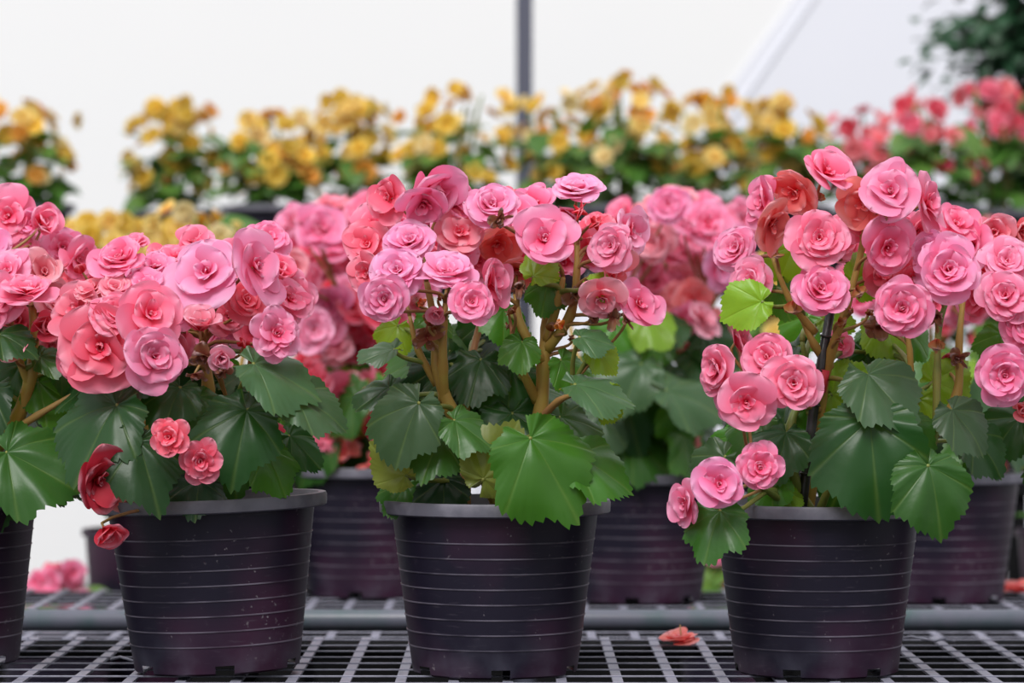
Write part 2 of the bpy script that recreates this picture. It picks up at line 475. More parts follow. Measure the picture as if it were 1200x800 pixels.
class Plant:
    def __init__(s, root, d, detail=True):
        s.root, s.o, s.d, s.stems, s.detail = root, Vector(root.location), d, [], detail
    def px(s, x, y, dd): return P(x, y, s.d + dd) - s.o
    def stem(s, pts, r0, r1, mat='stem', hub=True):
        w = [s.px(*p) if not isinstance(p, Vector) else p for p in pts]
        fine = []
        for i in range(len(w) - 1):
            for k in range(4):
                t = k / 4
                p0, p1, p2, p3 = w[max(i - 1, 0)], w[i], w[i + 1], w[min(i + 2, len(w) - 1)]
                fine.append(.5 * ((2 * p1) + (-p0 + p2) * t + (2 * p0 - 5 * p1 + 4 * p2 - p3) * t * t + (-p0 + 3 * p1 - 3 * p2 + p3) * t ** 3))
        fine.append(w[-1])
        n = len(fine); mb = MB()
        r1 *= .62; rad = [(r0 + (r1 - r0) * i / (n - 1)) * (1.18 if i % 4 == 0 and 0 < i < n - 1 else 1) for i in range(n)]
        mb.tube(fine, rad, 10)
        link('stem', mb.mesh('stem', M[mat]), s.root)
        if hub: s.stems += [(p, rad[i]) for i, p in enumerate(fine)]
    def near(s, p, lower=.02, up_only=False):
        best, bs = None, 1e9
        for q, r in s.stems:
            dz = p.z - q.z
            c = (p - q).length + (0 if dz > lower else (lower - dz) * 2.5)
            if c < bs: best, bs = q, c
        return best
    def stalk(s, obj, a, b, start, r, mat, name):
        # thin stalk from the stem at b to the organ at a, leaving it along start
        L = (a - b).length
        pts = []
        c1 = a + start * min(L * .45, .05); c2 = b + Vector((0, 0, min(L * .3, .03)))
        for i in range(9):
            t = i / 8
            pts.append(a * (1 - t) ** 3 + c1 * 3 * t * (1 - t) ** 2 + c2 * 3 * t * t * (1 - t) + b * t ** 3)
        mb = MB(); mb.tube(pts, [r * (.8 + .5 * i / 8) for i in range(9)], 6)
        st = link(name, mb.mesh(name, M[mat]), obj)
        st.matrix_parent_inverse = obj.matrix_basis.inverted()
    def flower(s, x, y, size, yaw, pitch, kind='d', tn='p', dd=-.1, stalk=True):
        jit = random.uniform
        p = s.px(x, y, dd)
        sc = size / F * (s.d + dd)
        dirn = Vector((math.sin(R(yaw)) * math.cos(R(pitch)), -math.cos(R(yaw)) * math.cos(R(pitch)), math.sin(R(pitch))))
        st = CODE[kind]; mesh, heart = random.choice(FL[st])
        if st in ('double', 'open', 'frill'): sc *= 1.14
        m = Matrix.Translation(p - dirn * sc * .10) @ frame(dirn, jit(0, 6.28)) @ Matrix.Diagonal((sc * jit(.94, 1.06), sc * jit(.94, 1.06), sc * jit(.8, 1.05), 1))
        col = tint(tn)
        nm = {'b': 'flower_bud', 'w': 'withered_flower'}.get(kind, 'flower')
        f = link(nm, mesh, s.root, m, col)
        if kind == 'w': f['label'] = 'dried brown withered flower'
        if heart and s.detail:
            link('flower_center', heart, f, None, col)
        if stalk and s.stems and s.detail:
            q = s.near(p)
            if q is not None and (p - q).length < .3:
                s.stalk(f, p - dirn * sc * .10, q, (-dirn + Vector((0, 0, -.5))).normalized(), .0018, 'twig', 'flower_stalk')
        return f
    def leaf(s, x, y, size, tip, yaw=0, pitch=25, tn='m', dd=-.08, stalk=True):
        p = s.px(x, y, dd); sc = size / F * (s.d + dd) / 1.22
        n = Vector((math.sin(R(yaw)) * math.cos(R(pitch)), -math.cos(R(yaw)) * math.cos(R(pitch)), math.sin(R(pitch))))
        t = Vector((math.sin(R(tip)), 0, math.cos(R(tip))))
        t = (t - n * t.dot(n)).normalized(); xx = t.cross(n)
        mm = Matrix((xx, t, n)).transposed().to_4x4()
        base = p - t * sc * .28
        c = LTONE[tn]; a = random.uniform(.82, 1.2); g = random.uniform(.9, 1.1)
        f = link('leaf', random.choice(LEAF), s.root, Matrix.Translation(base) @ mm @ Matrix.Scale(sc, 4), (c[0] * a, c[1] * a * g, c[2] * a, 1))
        if stalk and s.stems and s.detail:
            q = s.near(base, .015)
            if q is not None and (base - q).length < .28:
                s.stalk(f, base, q, (-n * .8 - t * .4 + Vector((0, 0, -.3))).normalized(), .0026, 'gstem', 'leaf_stalk')
        return f
    def fill_flowers(s, n, cx, cy, rx, ry, dd0, dd1, size=(44, 56), tones='ppplc', kinds='ddofc', spread=40):
        k, tries, got = 0, 0, []
        while k < n and tries < n * 30:
            tries += 1
            a, r = random.uniform(0, 6.283), math.sqrt(random.random())
            x, y = cx + rx * r * math.cos(a), cy + ry * r * math.sin(a)
            if any((x - u) ** 2 + (y - v) ** 2 < (size[0] * .52) ** 2 for u, v in got): continue
            got.append((x, y)); k += 1
            yaw = (x - cx) / rx * spread + random.uniform(-30, 30)
            pit = 20 - (y - cy) / ry * 28 + random.uniform(-25, 25)
            s.flower(x, y, random.uniform(*size), yaw, pit, random.choice(kinds), random.choice(tones), random.uniform(dd0, dd1))
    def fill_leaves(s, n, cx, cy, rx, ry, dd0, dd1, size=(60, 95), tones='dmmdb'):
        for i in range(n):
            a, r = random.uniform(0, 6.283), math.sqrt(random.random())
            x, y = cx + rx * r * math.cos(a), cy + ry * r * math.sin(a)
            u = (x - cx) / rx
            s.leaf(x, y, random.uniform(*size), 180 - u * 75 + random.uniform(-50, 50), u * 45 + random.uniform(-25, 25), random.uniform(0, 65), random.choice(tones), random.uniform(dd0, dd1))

BENCH1 = .764
def at_bench(px, d, z): return Vector(((px - 600) / F * d, d, z))

# ================================================================== front row
# --- B: plant left of the middle
rootB = thing('potted_begonia', 'pink begonia in slightly tilted black pot, red petals hanging over its rim', 'plant', at_bench(255, 3.50, BENCH1 + .004), 'begonias in black pots on the front bench')
add_pot(rootB, (-2.2, 0), 20)
B = Plant(rootB, 3.5)
B.stem([(245, 600, .0), (246, 520, -.01), (244, 455, -.03), (240, 405, -.03)], .010, .0075)
B.stem([(262, 605, -.05), (272, 560, -.05), (268, 520, -.05), (296, 470, -.02), (320, 420, .0)], .009, .005, 'gstem')
B.stem([(235, 600, .02), (200, 540, .02), (160, 480, .03), (140, 400, .03), (160, 350, .0)], .009, .005)
B.stem([(250, 600, .04), (280, 500, .06), (300, 400, .06), (300, 350, .05)], .009, .005)
for f in [
    (138, 302, 60, -15, 45, 'd', 'p', -.10), (180, 312, 58, 5, 55, 'f', 'p', -.06), (170, 336, 56, -5, 58, 'd', 'p', -.12), (136, 336, 44, 10, 40, 'd', 'h', -.12),
    (108, 337, 42, -20, 50, 'd', 'h', -.10), (241, 318, 88, -12, 28, 'o', 'l', -.13), (302, 312, 76, 55, 10, 'o', 'p', -.14), (135, 367, 58, 5, 25, 'd', 'p', -.15),
    (88, 362, 62, -35, 15, 'o', 'c', -.10), (118, 406, 88, -5, 8, 'o', 'c', -.15), (176, 368, 66, 25, 15, 'o', 'p', -.17), (182, 418, 74, 30, 5, 'd', 'p', -.20),
    (217, 357, 58, 5, 30, 'f', 'p', -.12), (234, 383, 46, 0, 60, 'c', 'h', -.16), (260, 420, 36, 10, -10, 'c', 'h', -.18), (325, 390, 62, 15, 8, 'f', 'p', -.16),
    (290, 352, 56, 20, 20, 'd', 'c', -.08), (205, 300, 50, 0, 60, 'f', 'p', -.02), (155, 285, 40, -10, 60, 'd', 'p', .02), (228, 284, 42, 0, 50, 'o', 'p', .0),
    (100, 390, 50, -40, 0, 'o', 'c', -.04), (85, 425, 46, -30, -20, 'o', 'c', -.08), (150, 395, 48, -10, -10, 'o', 'c', -.08), (282, 300, 50, 30, 30, 'f', 'p', -.04),
    (315, 280, 52, 15, 35, 'd', 'p', -.02), (268, 370, 46, 10, 10, 'o', 'c', -.04), (205, 405, 44, 0, 0, 'o', 'c', -.06), (340, 350, 44, 40, 20, 'o', 'p', .02),
    (198, 512, 50, -15, 5, 'f', 'c', -.19), (235, 540, 46, 5, -8, 'f', 'c', -.18), (320, 511, 34, 20, 0, 'c', 'm', .03),
    (114, 562, 74, 50, -15, 'o', 'r', -.17), (124, 622, 52, 40, -40, 'c', 'm', -.165), (140, 578, 40, 10, 20, 'o', 'o', -.08), (168, 576, 42, 25, 30, 'o', 'o', -.06),
]: B.flower(*f)
for f in [(236, 418, 42, 0, -40, 'w', 'w', -.17), (228, 440, 30, -20, -70, 'w', 'w', -.15), (262, 436, 24, 30, -60, 'w', 'w', -.16)]: B.flower(*f)
for f in [(330, 345, 22, 30, 20, 'b', 'm', -.08), (285, 405, 22, 10, 30, 'b', 'm', -.10), (96, 318, 20, -30, 40, 'b', 'm', -.06)]: B.flower(*f)
B.fill_flowers(22, 215, 352, 135, 62, -.02, .12, tones='ppccl')
for l in [
    (122, 494, 112, 200, -20, 35, 'd', -.14), (168, 535, 92, 165, 5, 30, 'd', -.16), (285, 500, 96, 190, 5, 30, 'd', -.14), (318, 432, 92, 110, 20, 50, 'g', -.15),
    (362, 470, 82, 110, 25, 45, 'g', -.14), (232, 572, 66, 180, 0, 60, 'k', -.10), (318, 540, 66, 150, 30, 20, 'b', -.10), (150, 455, 66, 230, -15, 50, 'd', -.10),
    (240, 475, 60, 160, 20, 40, 'm', -.08), (205, 465, 70, 190, -5, 45, 'd', -.10), (140, 540, 60, 215, -30, 25, 'k', -.10), (350, 520, 60, 130, 35, 30, 'd', -.06), (205, 560, 66, 180, -5, 50, 'k', -.05), (270, 545, 60, 170, 15, 30, 'm', -.06),
    (98, 455, 60, 240, -30, 50, 'd', -.04), (300, 470, 60, 150, 10, 30, 'd', -.04)]: B.leaf(*l)
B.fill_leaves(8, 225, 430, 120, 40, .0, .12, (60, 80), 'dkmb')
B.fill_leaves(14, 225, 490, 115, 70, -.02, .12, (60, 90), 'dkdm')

# --- C: middle plant
rootC = thing('potted_begonia', 'pink begonia in front black pot with a yellowed leaf and thick branched brown stem', 'plant', at_bench(580, 3.50, BENCH1), 'begonias in black pots on the front bench')
add_pot(rootC, (0, 0), 75)
C_ = Plant(rootC, 3.5)
C_.stem([(600, 605, -.02), (622, 560, -.03), (633, 490, -.04), (637, 430, -.05), (640, 385, -.05), (644, 335, -.05)], .0105, .007)
C_.stem([(590, 600, .0), (560, 540, -.03), (528, 480, -.05), (512, 430, -.06), (510, 385, -.06), (500, 330, -.06)], .0095, .005)
C_.stem([(520, 470, -.05), (519, 430, -.07), (520, 380, -.08), (524, 340, -.07)], .0065, .004)
C_.stem([(512, 450, -.05), (490, 410, -.06), (480, 370, -.06)], .005, .003)
C_.stem([(545, 600, -.04), (546, 500, -.03), (546, 450, -.02), (560, 390, .0), (575, 330, .0)], .0065, .004, 'twig')
C_.stem([(637, 425, -.05), (612, 385, -.07), (604, 345, -.06)], .0065, .004)
C_.stem([(640, 410, -.05), (668, 370, -.07), (676, 320, -.07), (676, 265, -.06)], .0065, .0035)
C_.stem([(640, 400, -.05), (655, 350, -.08), (660, 325, -.08)], .006, .004)
C_.stem([(630, 470, -.04), (610, 430, -.07), (600, 395, -.07)], .006, .004)
C_.stem([(634, 490, -.04), (654, 470, -.07), (672, 462, -.09)], .005, .0035, 'twig')
for f in [
    (455, 232, 52, -50, 5, 'o', 'c', -.06), (503, 222, 78, 15, -15, 'c', 'p', -.09), (496, 240, 56, -10, -40, 'o', 'p', -.11), (530, 235, 54, 45, 5, 'c', 'p', -.07),
    (577, 239, 64, 0, 35, 'd', 'l', -.10), (675, 222, 60, 0, 63, 'd', 'l', -.10), (664, 250, 46, -20, -30, 'c', 'p', -.06), (679, 249, 30, 10, 15, 'b', 'm', -.12), (695, 262, 26, 30, 0, 'b', 'm', -.10),
    (481, 283, 60, -5, 38, 'd', 'l', -.12), (538, 272, 58, 5, 20, 'o', 'h', -.09), (537, 292, 50, 10, 15, 'o', 'p', -.08), (465, 318, 66, -10, 30, 'd', 'l', -.15), (450, 350, 56, -3, 8, 'd', 'p', -.19),
    (526, 319, 64, 0, 48, 'd', 'l', -.16), (553, 354, 54, 3, 8, 'd', 'p', -.19), (577, 330, 62, 58, 5, 'o', 'p', -.13), (638, 280, 66, 5, 18, 'o', 'p', -.14),
    (716, 288, 56, -18, 12, 'd', 'p', -.13), (738, 270, 52, 55, 5, 'o', 'l', -.07), (583, 287, 52, 15, -40, 'o', 'o', -.04), (606, 318, 50, 0, -45, 'o', 'o', -.05), (607, 252, 46, 10, 20, 'o', 'p', -.02), (628, 238, 44, 0, 40, 'o', 'p', .0), (622, 262, 46, -25, 20, 'd', 'p', -.04),
    (720, 320, 54, 65, -20, 'o', 's', -.10), (706, 350, 50, 0, -35, 'o', 'h', -.14), (750, 355, 52, 35, 20, 'o', 'p', -.12), (430, 285, 50, -20, 20, 'o', 'c', -.04), (437, 262, 44, -20, 30, 'o', 'p', -.02), (470, 262, 48, 0, 25, 'o', 'p', -.02),
    (555, 258, 40, 0, 30, 'd', 'p', -.02), (600, 290, 46, 0, -10, 'o', 'c', .0), (560, 305, 44, 10, 10, 'o', 'p', -.03), (690, 290, 44, 0, -20, 'o', 'c', -.02), (430, 320, 42, -30, 0, 'o', 'c', -.06), (705, 300, 46, 20, 30, 'o', 'p', .0),
]: C_.flower(*f)
for f in [(585, 258, 30, 20, -30, 'w', 'w', -.13), (608, 338, 34, 0, -20, 'w', 'w', -.10), (675, 345, 30, 10, -10, 'w', 'w', -.10), (500, 395, 36, -10, 0, 'w', 'w', -.08), (695, 372, 30, 10, 0, 'w', 'w', -.12), (718, 372, 26, 10, 0, 'w', 'w', -.13), (735, 375, 22, 10, 10, 'w', 'w', -.13), (512, 366, 26, 0, -20, 'c', 'h', -.10)]: C_.flower(*f)
C_.fill_flowers(14, 580, 275, 130, 48, .0, .12, tones='pplc')
for l in [
    (482, 490, 88, 200, -15, 20, 'g', -.13), (545, 500, 62, 130, 20, 40, 'm', -.13), (510, 522, 66, 195, 0, 40, 'm', -.11), (637, 535, 118, 150, 10, 22, 'b', -.15), (578, 545, 84, 35, 8, -8, 'y', -.13),
    (463, 548, 66, 300, -20, -12, 'y', -.09), (690, 540, 88, 110, 15, 45, 'b', -.12), (692, 452, 76, 100, 10, 60, 'g', -.14), (712, 468, 46, 120, 25, 10, 'l', -.13), (598, 450, 80, 185, 0, 25, 'd', -.02), (560, 432, 70, 190, 0, 45, 'd', -.03),
    (530, 450, 74, 180, -10, 35, 'd', .0), (600, 500, 90, 180, 0, 40, 'd', -.05), (445, 460, 54, 230, -30, 50, 'd', -.04), (450, 412, 50, 240, -20, 60, 'g', -.08), (690, 395, 44, 100, 0, 50, 'g', -.13), (705, 415, 40, 140, 10, 30, 'l', -.11),
    (632, 316, 44, 40, 0, 20, 'l', -.11), (640, 340, 46, 190, 0, 15, 'b', -.08), (702, 332, 40, 110, 10, 45, 'l', -.13), (612, 410, 46, 180, 0, 30, 'b', -.08), (460, 390, 46, 210, -15, 20, 'l', -.03), (505, 378, 44, 180, 0, 30, 'b', -.04), (590, 372, 50, 180, 0, 30, 'b', -.05),
    (665, 500, 70, 160, 10, 40, 'm', -.04), (470, 575, 50, 200, 0, 40, 'm', -.04), (520, 572, 60, 180, 0, 40, 'k', -.06), (570, 470, 70, 180, 5, 30, 'k', .0), (520, 495, 60, 190, 0, 30, 'd', -.02), (665, 430, 50, 150, 20, 30, 'b', -.07)]: C_.leaf(*l)
C_.fill_leaves(12, 560, 410, 110, 50, .02, .13, (60, 84), 'dkmb')
C_.fill_leaves(15, 580, 480, 105, 75, .0, .13, (65, 95), 'dkdm')

# --- D: plant with the stake
rootD = thing('potted_begonia', 'pink begonia held up by a black stake in a black ridged pot', 'plant', at_bench(957, 3.50, BENCH1), 'begonias in black pots on the front bench')
add_pot(rootD, (0, 0), 48, .985)
D_ = Plant(rootD, 3.5)
D_.stem([(945, 605, .0), (955, 540, -.02), (962, 470, -.03), (975, 410, -.05), (992, 360, -.06), (1010, 290, -.06), (1015, 250, -.06)], .0075, .004)
D_.stem([(972, 430, -.03), (955, 405, -.05), (940, 375, -.05)], .006, .004)
D_.stem([(960, 480, -.03), (935, 470, -.06), (905, 460, -.08), (880, 450, -.09)], .005, .0035, 'twig')
D_.stem([(950, 600, -.02), (930, 560, -.04), (926, 500, -.04), (945, 450, -.02), (940, 400, -.03)], .007, .004, 'gstem')
D_.stem([(995, 605, -.02), (1010, 575, -.05), (1045, 560, -.06), (1092, 520, -.06), (1098, 440, -.06), (1100, 385, -.06), (1112, 345, -.06)], .007, .004, 'gstem')
D_.stem([(1080, 530, -.06), (1070, 470, -.04), (1066, 410, -.05), (1060, 380, -.05)], .005, .0035)
D_.stem([(1095, 510, -.05), (1122, 460, -.05), (1124, 400, -.05), (1130, 340, -.04)], .006, .004)
D_.stem([(960, 600, -.04), (975, 560, -.06), (985, 520, -.04)], .005, .004, 'gstem')
D_.stem([(998, 600, -.04), (1000, 560, -.03), (1010, 500, -.02)], .005, .004, 'gstem')
D_.stem([(940, 605, -.01), (900, 575, -.08), (880, 560, -.10)], .005, .003, 'gstem')
D_.stem([(992, 370, -.06), (970, 330, -.05), (955, 255, -.06)], .005, .003)
D_.stem([(955, 390, -.05), (925, 350, -.06), (905, 300, -.06)], .005, .003)
for f in [
    (969, 200, 62, 35, 42, 'o', 'p', -.10), (931, 226, 62, -40, -25, 'o', 'o', -.08), (894, 236, 54, -62, 8, 'o', 'p', -.07), (906, 262, 54, 50, -30, 'o', 'o', -.10), (960, 279, 68, 3, 18, 'd', 'p', -.13),
    (1044, 224, 66, -12, 18, 'o', 'p', -.13), (1012, 238, 54, -20, -30, 'o', 'o', -.10), (1087, 238, 64, 62, 12, 'o', 'p', -.09), (1040, 290, 66, 22, -10, 'o', 'p', -.12), (1112, 316, 74, 5, 16, 'd', 'p', -.15),
    (1058, 361, 66, -5, 5, 'd', 'p', -.17), (962, 338, 66, 5, 25, 'd', 'p', -.14), (1090, 300, 58, -60, 5, 'o', 'p', -.10), (1010, 262, 44, 0, -30, 'o', 'p', -.06), (1120, 262, 46, 10, 30, 'o', 'p', .0), (1075, 270, 46, 30, -20, 'o', 'p', -.04),
    (1035, 320, 46, 15, -10, 'o', 'c', -.05), (1070, 325, 40, 0, 0, 'o', 'c', -.08), (880, 330, 52, -30, 20, 'd', 'l', -.04), (862, 290, 54, -30, 20, 'd', 'p', .0),
    (930, 449, 66, -3, 8, 'd', 'p', -.19), (899, 418, 62, -18, 15, 'd', 'p', -.15), (840, 434, 60, -60, 0, 'd', 'p', -.13), (875, 471, 60, 8, -2, 'o', 'p', -.20), (866, 400, 50, 60, 20, 'o', 'p', -.10), (853, 468, 46, -50, 0, 'o', 'p', -.12),
    (843, 567, 56, -6, 8, 'o', 'p', -.20), (891, 548, 58, 5, 5, 'f', 'p', -.19), (804, 590, 48, -58, -5, 'o', 'p', -.16), (985, 405, 34, 0, 0, 'o', 'p', .0), (1112, 425, 30, 0, 0, 'c', 'r', .02), (1048, 437, 34, -10, 10, 'c', 'r', -.05),
]: D_.flower(*f)
for f in [(960, 228, 20, 0, -60, 'b', 'n', -.07), (918, 252, 18, -10, -60, 'b', 'n', -.07), (1038, 252, 24, 10, -40, 'b', 'n', -.13), (1004, 340, 26, 30, -30, 'b', 'n', -.11), (910, 298, 24, 0, -20, 'b', 'n', -.09), (1098, 372, 28, 0, -30, 'w', 'w', -.12), (1122, 420, 30, 0, -20, 'w', 'w', -.07), (1030, 385, 40, 10, -30, 'w', 'w', -.02), (1097, 400, 24, 0, -50, 'b', 'n', -.08), (930, 355, 30, 0, -60, 'b', 'n', -.1)]: D_.flower(*f)
D_.fill_flowers(9, 1060, 290, 75, 50, -.03, .10, tones='pplc')
for l in [
    (1022, 520, 128, 175, -8, 18, 'd', -.14), (1094, 565, 92, 170, 10, 22, 'm', -.17), (1032, 452, 92, 150, 5, 40, 'g', -.12), (1128, 492, 72, 140, 25, 30, 'g', -.10), (985, 470, 56, 130, 10, 15, 'l', -.02), (990, 445, 50, 60, 0, 10, 'l', .0), (880, 358, 58, 250, -10, 15, 'l', -.13),
    (838, 545, 64, 230, -30, 20, 'g', -.10), (838, 612, 72, 190, -20, 35, 'm', -.17), (1012, 322, 56, 60, 10, 10, 'l', -.04), (925, 300, 50, 200, 0, 10, 'l', -.02), (915, 345, 46, 160, 0, 20, 'b', -.02), (1105, 440, 60, 60, 10, 10, 'l', .0), (1080, 480, 54, 170, 0, 10, 'l', -.02),
    (918, 520, 70, 190, -5, 35, 'd', -.06), (905, 570, 50, 180, 0, 30, 'b', -.06), (985, 540, 50, 170, 0, 15, 'l', .03), (925, 585, 34, 160, 0, 20, 'l', -.05), (1065, 500, 60, 140, 5, 30, 'm', -.08), (880, 500, 60, 200, -20, 30, 'm', -.04), (1150, 520, 70, 140, 25, 30, 'd', .0),
    (945, 490, 50, 180, 0, 20, 'b', .02), (1010, 460, 60, 180, 0, 20, 'm', .03), (860, 520, 54, 210, -25, 25, 'b', -.02), (975, 375, 44, 100, 0, 20, 'l', .03)]: D_.leaf(*l)
D_.fill_leaves(9, 1010, 420, 90, 60, .03, .13, (50, 70), 'dmbl')
D_.fill_leaves(11, 985, 500, 105, 65, .0, .13, (60, 90), 'dmdb')

# stake and its tie
mb = MB()
sp = [P(940, 592, 3.5 - .035), P(948, 520, 3.46), P(958, 450, 3.455), P(973, 366, 3.452)]
base = sp[0] + (sp[0] - sp[1]) * .35
stake = thing('plant_stake', 'black ribbed support stake standing in the pot among the begonia stems', 'plant stake', base)
pts = [base] + sp
mb.tube([p - base for p in pts], [.0058, .0058, .0056, .0054, .0050], 10)
link('rod', mb.mesh('stake_rod', M['stake']), stake)
mb = MB()
for k in range(5):
    t = .25 + k * .16; q = base.lerp(sp[-1], t) - base
    seg = min(range(4), key=lambda i: abs((pts[i].z + pts[i + 1].z) / 2 - base.z - q.z))
    a, b = pts[seg], pts[seg + 1]; u = (base.z + q.z - a.z) / (b.z - a.z); c = a.lerp(b, u) - base; ax = (b - a).normalized()
    mb.tube([c - ax * .0014, c, c + ax * .0014], [.0058, .0072, .0058], 10)
link('knuckle', mb.mesh('stake_knuckle', M['stake']), stake)
a, b = P(961, 470, 3.447), P(966, 480, 3.447)
mb = MB(); c = (P(963, 446, 3.455)); ax = (sp[-1] - sp[-2]).normalized()
mb.tube([c - ax * .012 - base, c - base, c + ax * .012 - base], [.0068, .0071, .0068], 10)
t_ = link('tie', mb.mesh('stake_tie', M['tape']), stake); t_['label'] = 'red tape tie'

# small brown capsules and closed buds on the branching stalks
for i in range(14): C_.flower(random.choice((612, 640, 668, 690, 500, 520)) + random.uniform(-22, 22), random.uniform(345, 400), random.uniform(12, 20), random.uniform(-50, 50), random.uniform(-30, 50), 'b', random.choice('nnk'), random.uniform(-.12, -.06))
for i in range(9): D_.flower(random.choice((935, 1000, 1065, 1110)) + random.uniform(-20, 20), random.uniform(300, 410), random.uniform(12, 20), random.uniform(-50, 50), random.uniform(-30, 50), 'b', 'n', random.uniform(-.1, -.05))

# --- A: left edge plant
rootA = thing('potted_begonia', 'pink begonia at front row end with thick forked stem and bare side stalk', 'plant', at_bench(-73, 3.56, BENCH1 + .0035), 'begonias in black pots on the front bench')
add_pot(rootA, (-1.5, 0), 10, 1.0)
A_ = Plant(rootA, 3.56)
A_.stem([(-60, 600, .0), (-10, 530, -.04), (20, 490, -.06), (36, 440, -.07), (40, 390, -.07), (36, 340, -.06)], .0105, .006)
A_.stem([(10, 508, -.06), (45, 486, -.08), (84, 463, -.09)], .005, .004, 'twig')
A_.stem([(34, 450, -.07), (22, 420, -.08), (15, 390, -.08)], .005, .004)
A_.stem([(-70, 600, .0), (-60, 480, .02), (-40, 380, .02), (-20, 330, .0)], .009, .005)
for f in [
    (10, 252, 60, -5, 10, 'o', 'p', .05), (50, 262, 50, 40, 20, 'c', 'p', .03), (40, 262, 40, -30, 10, 'c', 'p', .05), (74, 290, 46, 25, 10, 'o', 'p', .06), (92, 304, 48, 50, 5, 'o', 'p', .02), (75, 314, 22, 10, 0, 'b', 'm', -.02),
    (30, 340, 68, 0, 62, 'd', 'p', -.12), (52, 320, 50, 10, 20, 'c', 'h', -.05), (8, 318, 56, -10, 30, 'o', 'l', -.07), (3, 350, 50, -20, 10, 'o', 'p', -.10), (50, 384, 40, 20, 10, 'c', 'm', -.10), (16, 412, 36, -10, 50, 'o', 'h', -.12),
    (62, 352, 50, 25, 20, 'o', 'h', -.05), (60, 405, 40, 30, -10, 'o', 'h', -.04), (20, 375, 50, -20, 0, 'o', 'c', -.02), (-20, 370, 60, -20, 20, 'd', 'p', -.1), (-40, 320, 60, -20, 30, 'd', 'p', -.08), (-15, 290, 54, -10, 30, 'd', 'p', .0),
    (30, 300, 50, 10, 35, 'd', 'p', .05), (60, 335, 44, 20, 15, 'o', 'c', .02),
]: A_.flower(*f)
A_.fill_flowers(8, -60, 340, 70, 60, -.08, .1)
for l in [(30, 540, 108, 120, 5, 30, 'm', -.13), (66, 567, 46, 100, 20, 55, 'd', -.12), (10, 395, 56, 130, 0, 55, 'd', -.12), (58, 420, 46, 100, 10, 50, 'm', -.09), (60, 455, 70, 120, 15, 35, 'b', -.06), (15, 440, 70, 200, -10, 30, 'd', -.05),
    (-20, 470, 90, 200, -20, 30, 'd', -.08), (0, 575, 70, 180, 0, 40, 'd', -.05), (-50, 540, 110, 200, -20, 30, 'd', -.1), (78, 435, 44, 120, 30, 35, 'm', -.05), (30, 410, 50, 160, 0, 30, 'l', -.02)]: A_.leaf(*l)
A_.fill_leaves(8, -40, 490, 90, 70, -.02, .1)

# --- E: plant whose pot stands beyond the frame on the other end
rootE = thing('potted_begonia', 'pink begonia leaning in from beyond the end of the front row', 'plant', at_bench(1352, 3.56, BENCH1), 'begonias in black pots on the front bench')
add_pot(rootE, (0, 0), 0)
E_ = Plant(rootE, 3.56)
E_.stem([(1340, 600, .0), (1290, 520, -.03), (1240, 450, -.04), (1190, 400, -.04), (1172, 340, -.04)], .0095, .005)
E_.stem([(1345, 600, .0), (1330, 480, .0), (1300, 380, .0), (1260, 330, .0)], .009, .005)
E_.stem([(1215, 425, -.04), (1180, 440, -.06), (1150, 420, -.05)], .005, .003, 'twig')
for f in [(1180, 306, 60, 0, 25, 'd', 'l', -.10), (1178, 347, 60, -10, 22, 'd', 'l', -.14), (1139, 288, 50, -55, 5, 'o', 'p', -.06), (1165, 272, 56, -5, 0, 'c', 'h', -.05), (1194, 270, 54, 20, -10, 'c', 's', -.04), (1177, 440, 68, -3, 3, 'd', 'p', -.17), (1203, 382, 60, 0, 5, 'd', 'p', -.14), (1197, 480, 30, 0, 0, 'c', 's', -.06),
          (1145, 350, 48, -20, 0, 'o', 'p', -.02), (1205, 430, 54, 20, 0, 'o', 'p', -.08), (1240, 330, 64, 10, 20, 'd', 'p', -.1), (1250, 400, 64, 10, 10, 'd', 'p', -.1), (1150, 320, 46, 0, 10, 'o', 'c', .0)]: E_.flower(*f)
E_.fill_flowers(10, 1290, 340, 80, 70, -.06, .1)
E_.fill_leaves(12, 1300, 490, 90, 80, -.08, .1)
for l in [(1185, 500, 70, 220, -20, 30, 'd', .02), (1170, 400, 44, 200, 0, 20, 'b', .02)]: E_.leaf(*l)

# ================================================================== second row
BENCH2 = .7335
def second(px, d, label, fl, stems=True, tilt=(0, 0), sc=1.0, nleaf=20, tones='ppplcc', spin=0, lz=0, skip_leaf=()):
    root = thing('potted_begonia', label, 'plant', at_bench(px, d, BENCH2), 'begonias in black pots on the second bench')
    add_pot(root, tilt, spin, sc)
    pl = Plant(root, d)
    r = 3500 / d / 1000 * 1.0   # image scale against the front row
    y0 = 400 + (EYE - BENCH2 - .18) * F / d
    for k in range(4):
        dx = (k - 1.5) * 40 * r + random.uniform(-10, 10)
        pl.stem([(px + dx * .4, y0 + 12, random.uniform(-.03, .03)), (px + dx * .8, y0 - 80 * r, random.uniform(-.04, .04)), (px + dx * 1.3, y0 - 170 * r, random.uniform(-.05, .05)), (px + dx * 1.6, y0 - 260 * r, random.uniform(-.04, .04))], .009, .005, random.choice(('stem', 'gstem')))
    for a in fl: pl.fill_flowers(*a[:1], *a[1:7], **(a[7] if len(a) > 7 else {}))
    pl.fill_leaves(nleaf, px, y0 - 95 * r, 120 * r, 85 * r, -.15, .12, (62, 92), 'dmmdbl')
    return pl
b2 = dict(size=(42, 54))
S1 = second(228, 4.96, 'blurred pink begonia mostly hidden behind the tilted front pot', [(20, 225, 360, 120, 50, -.08, .12, b2)], sc=1.03)
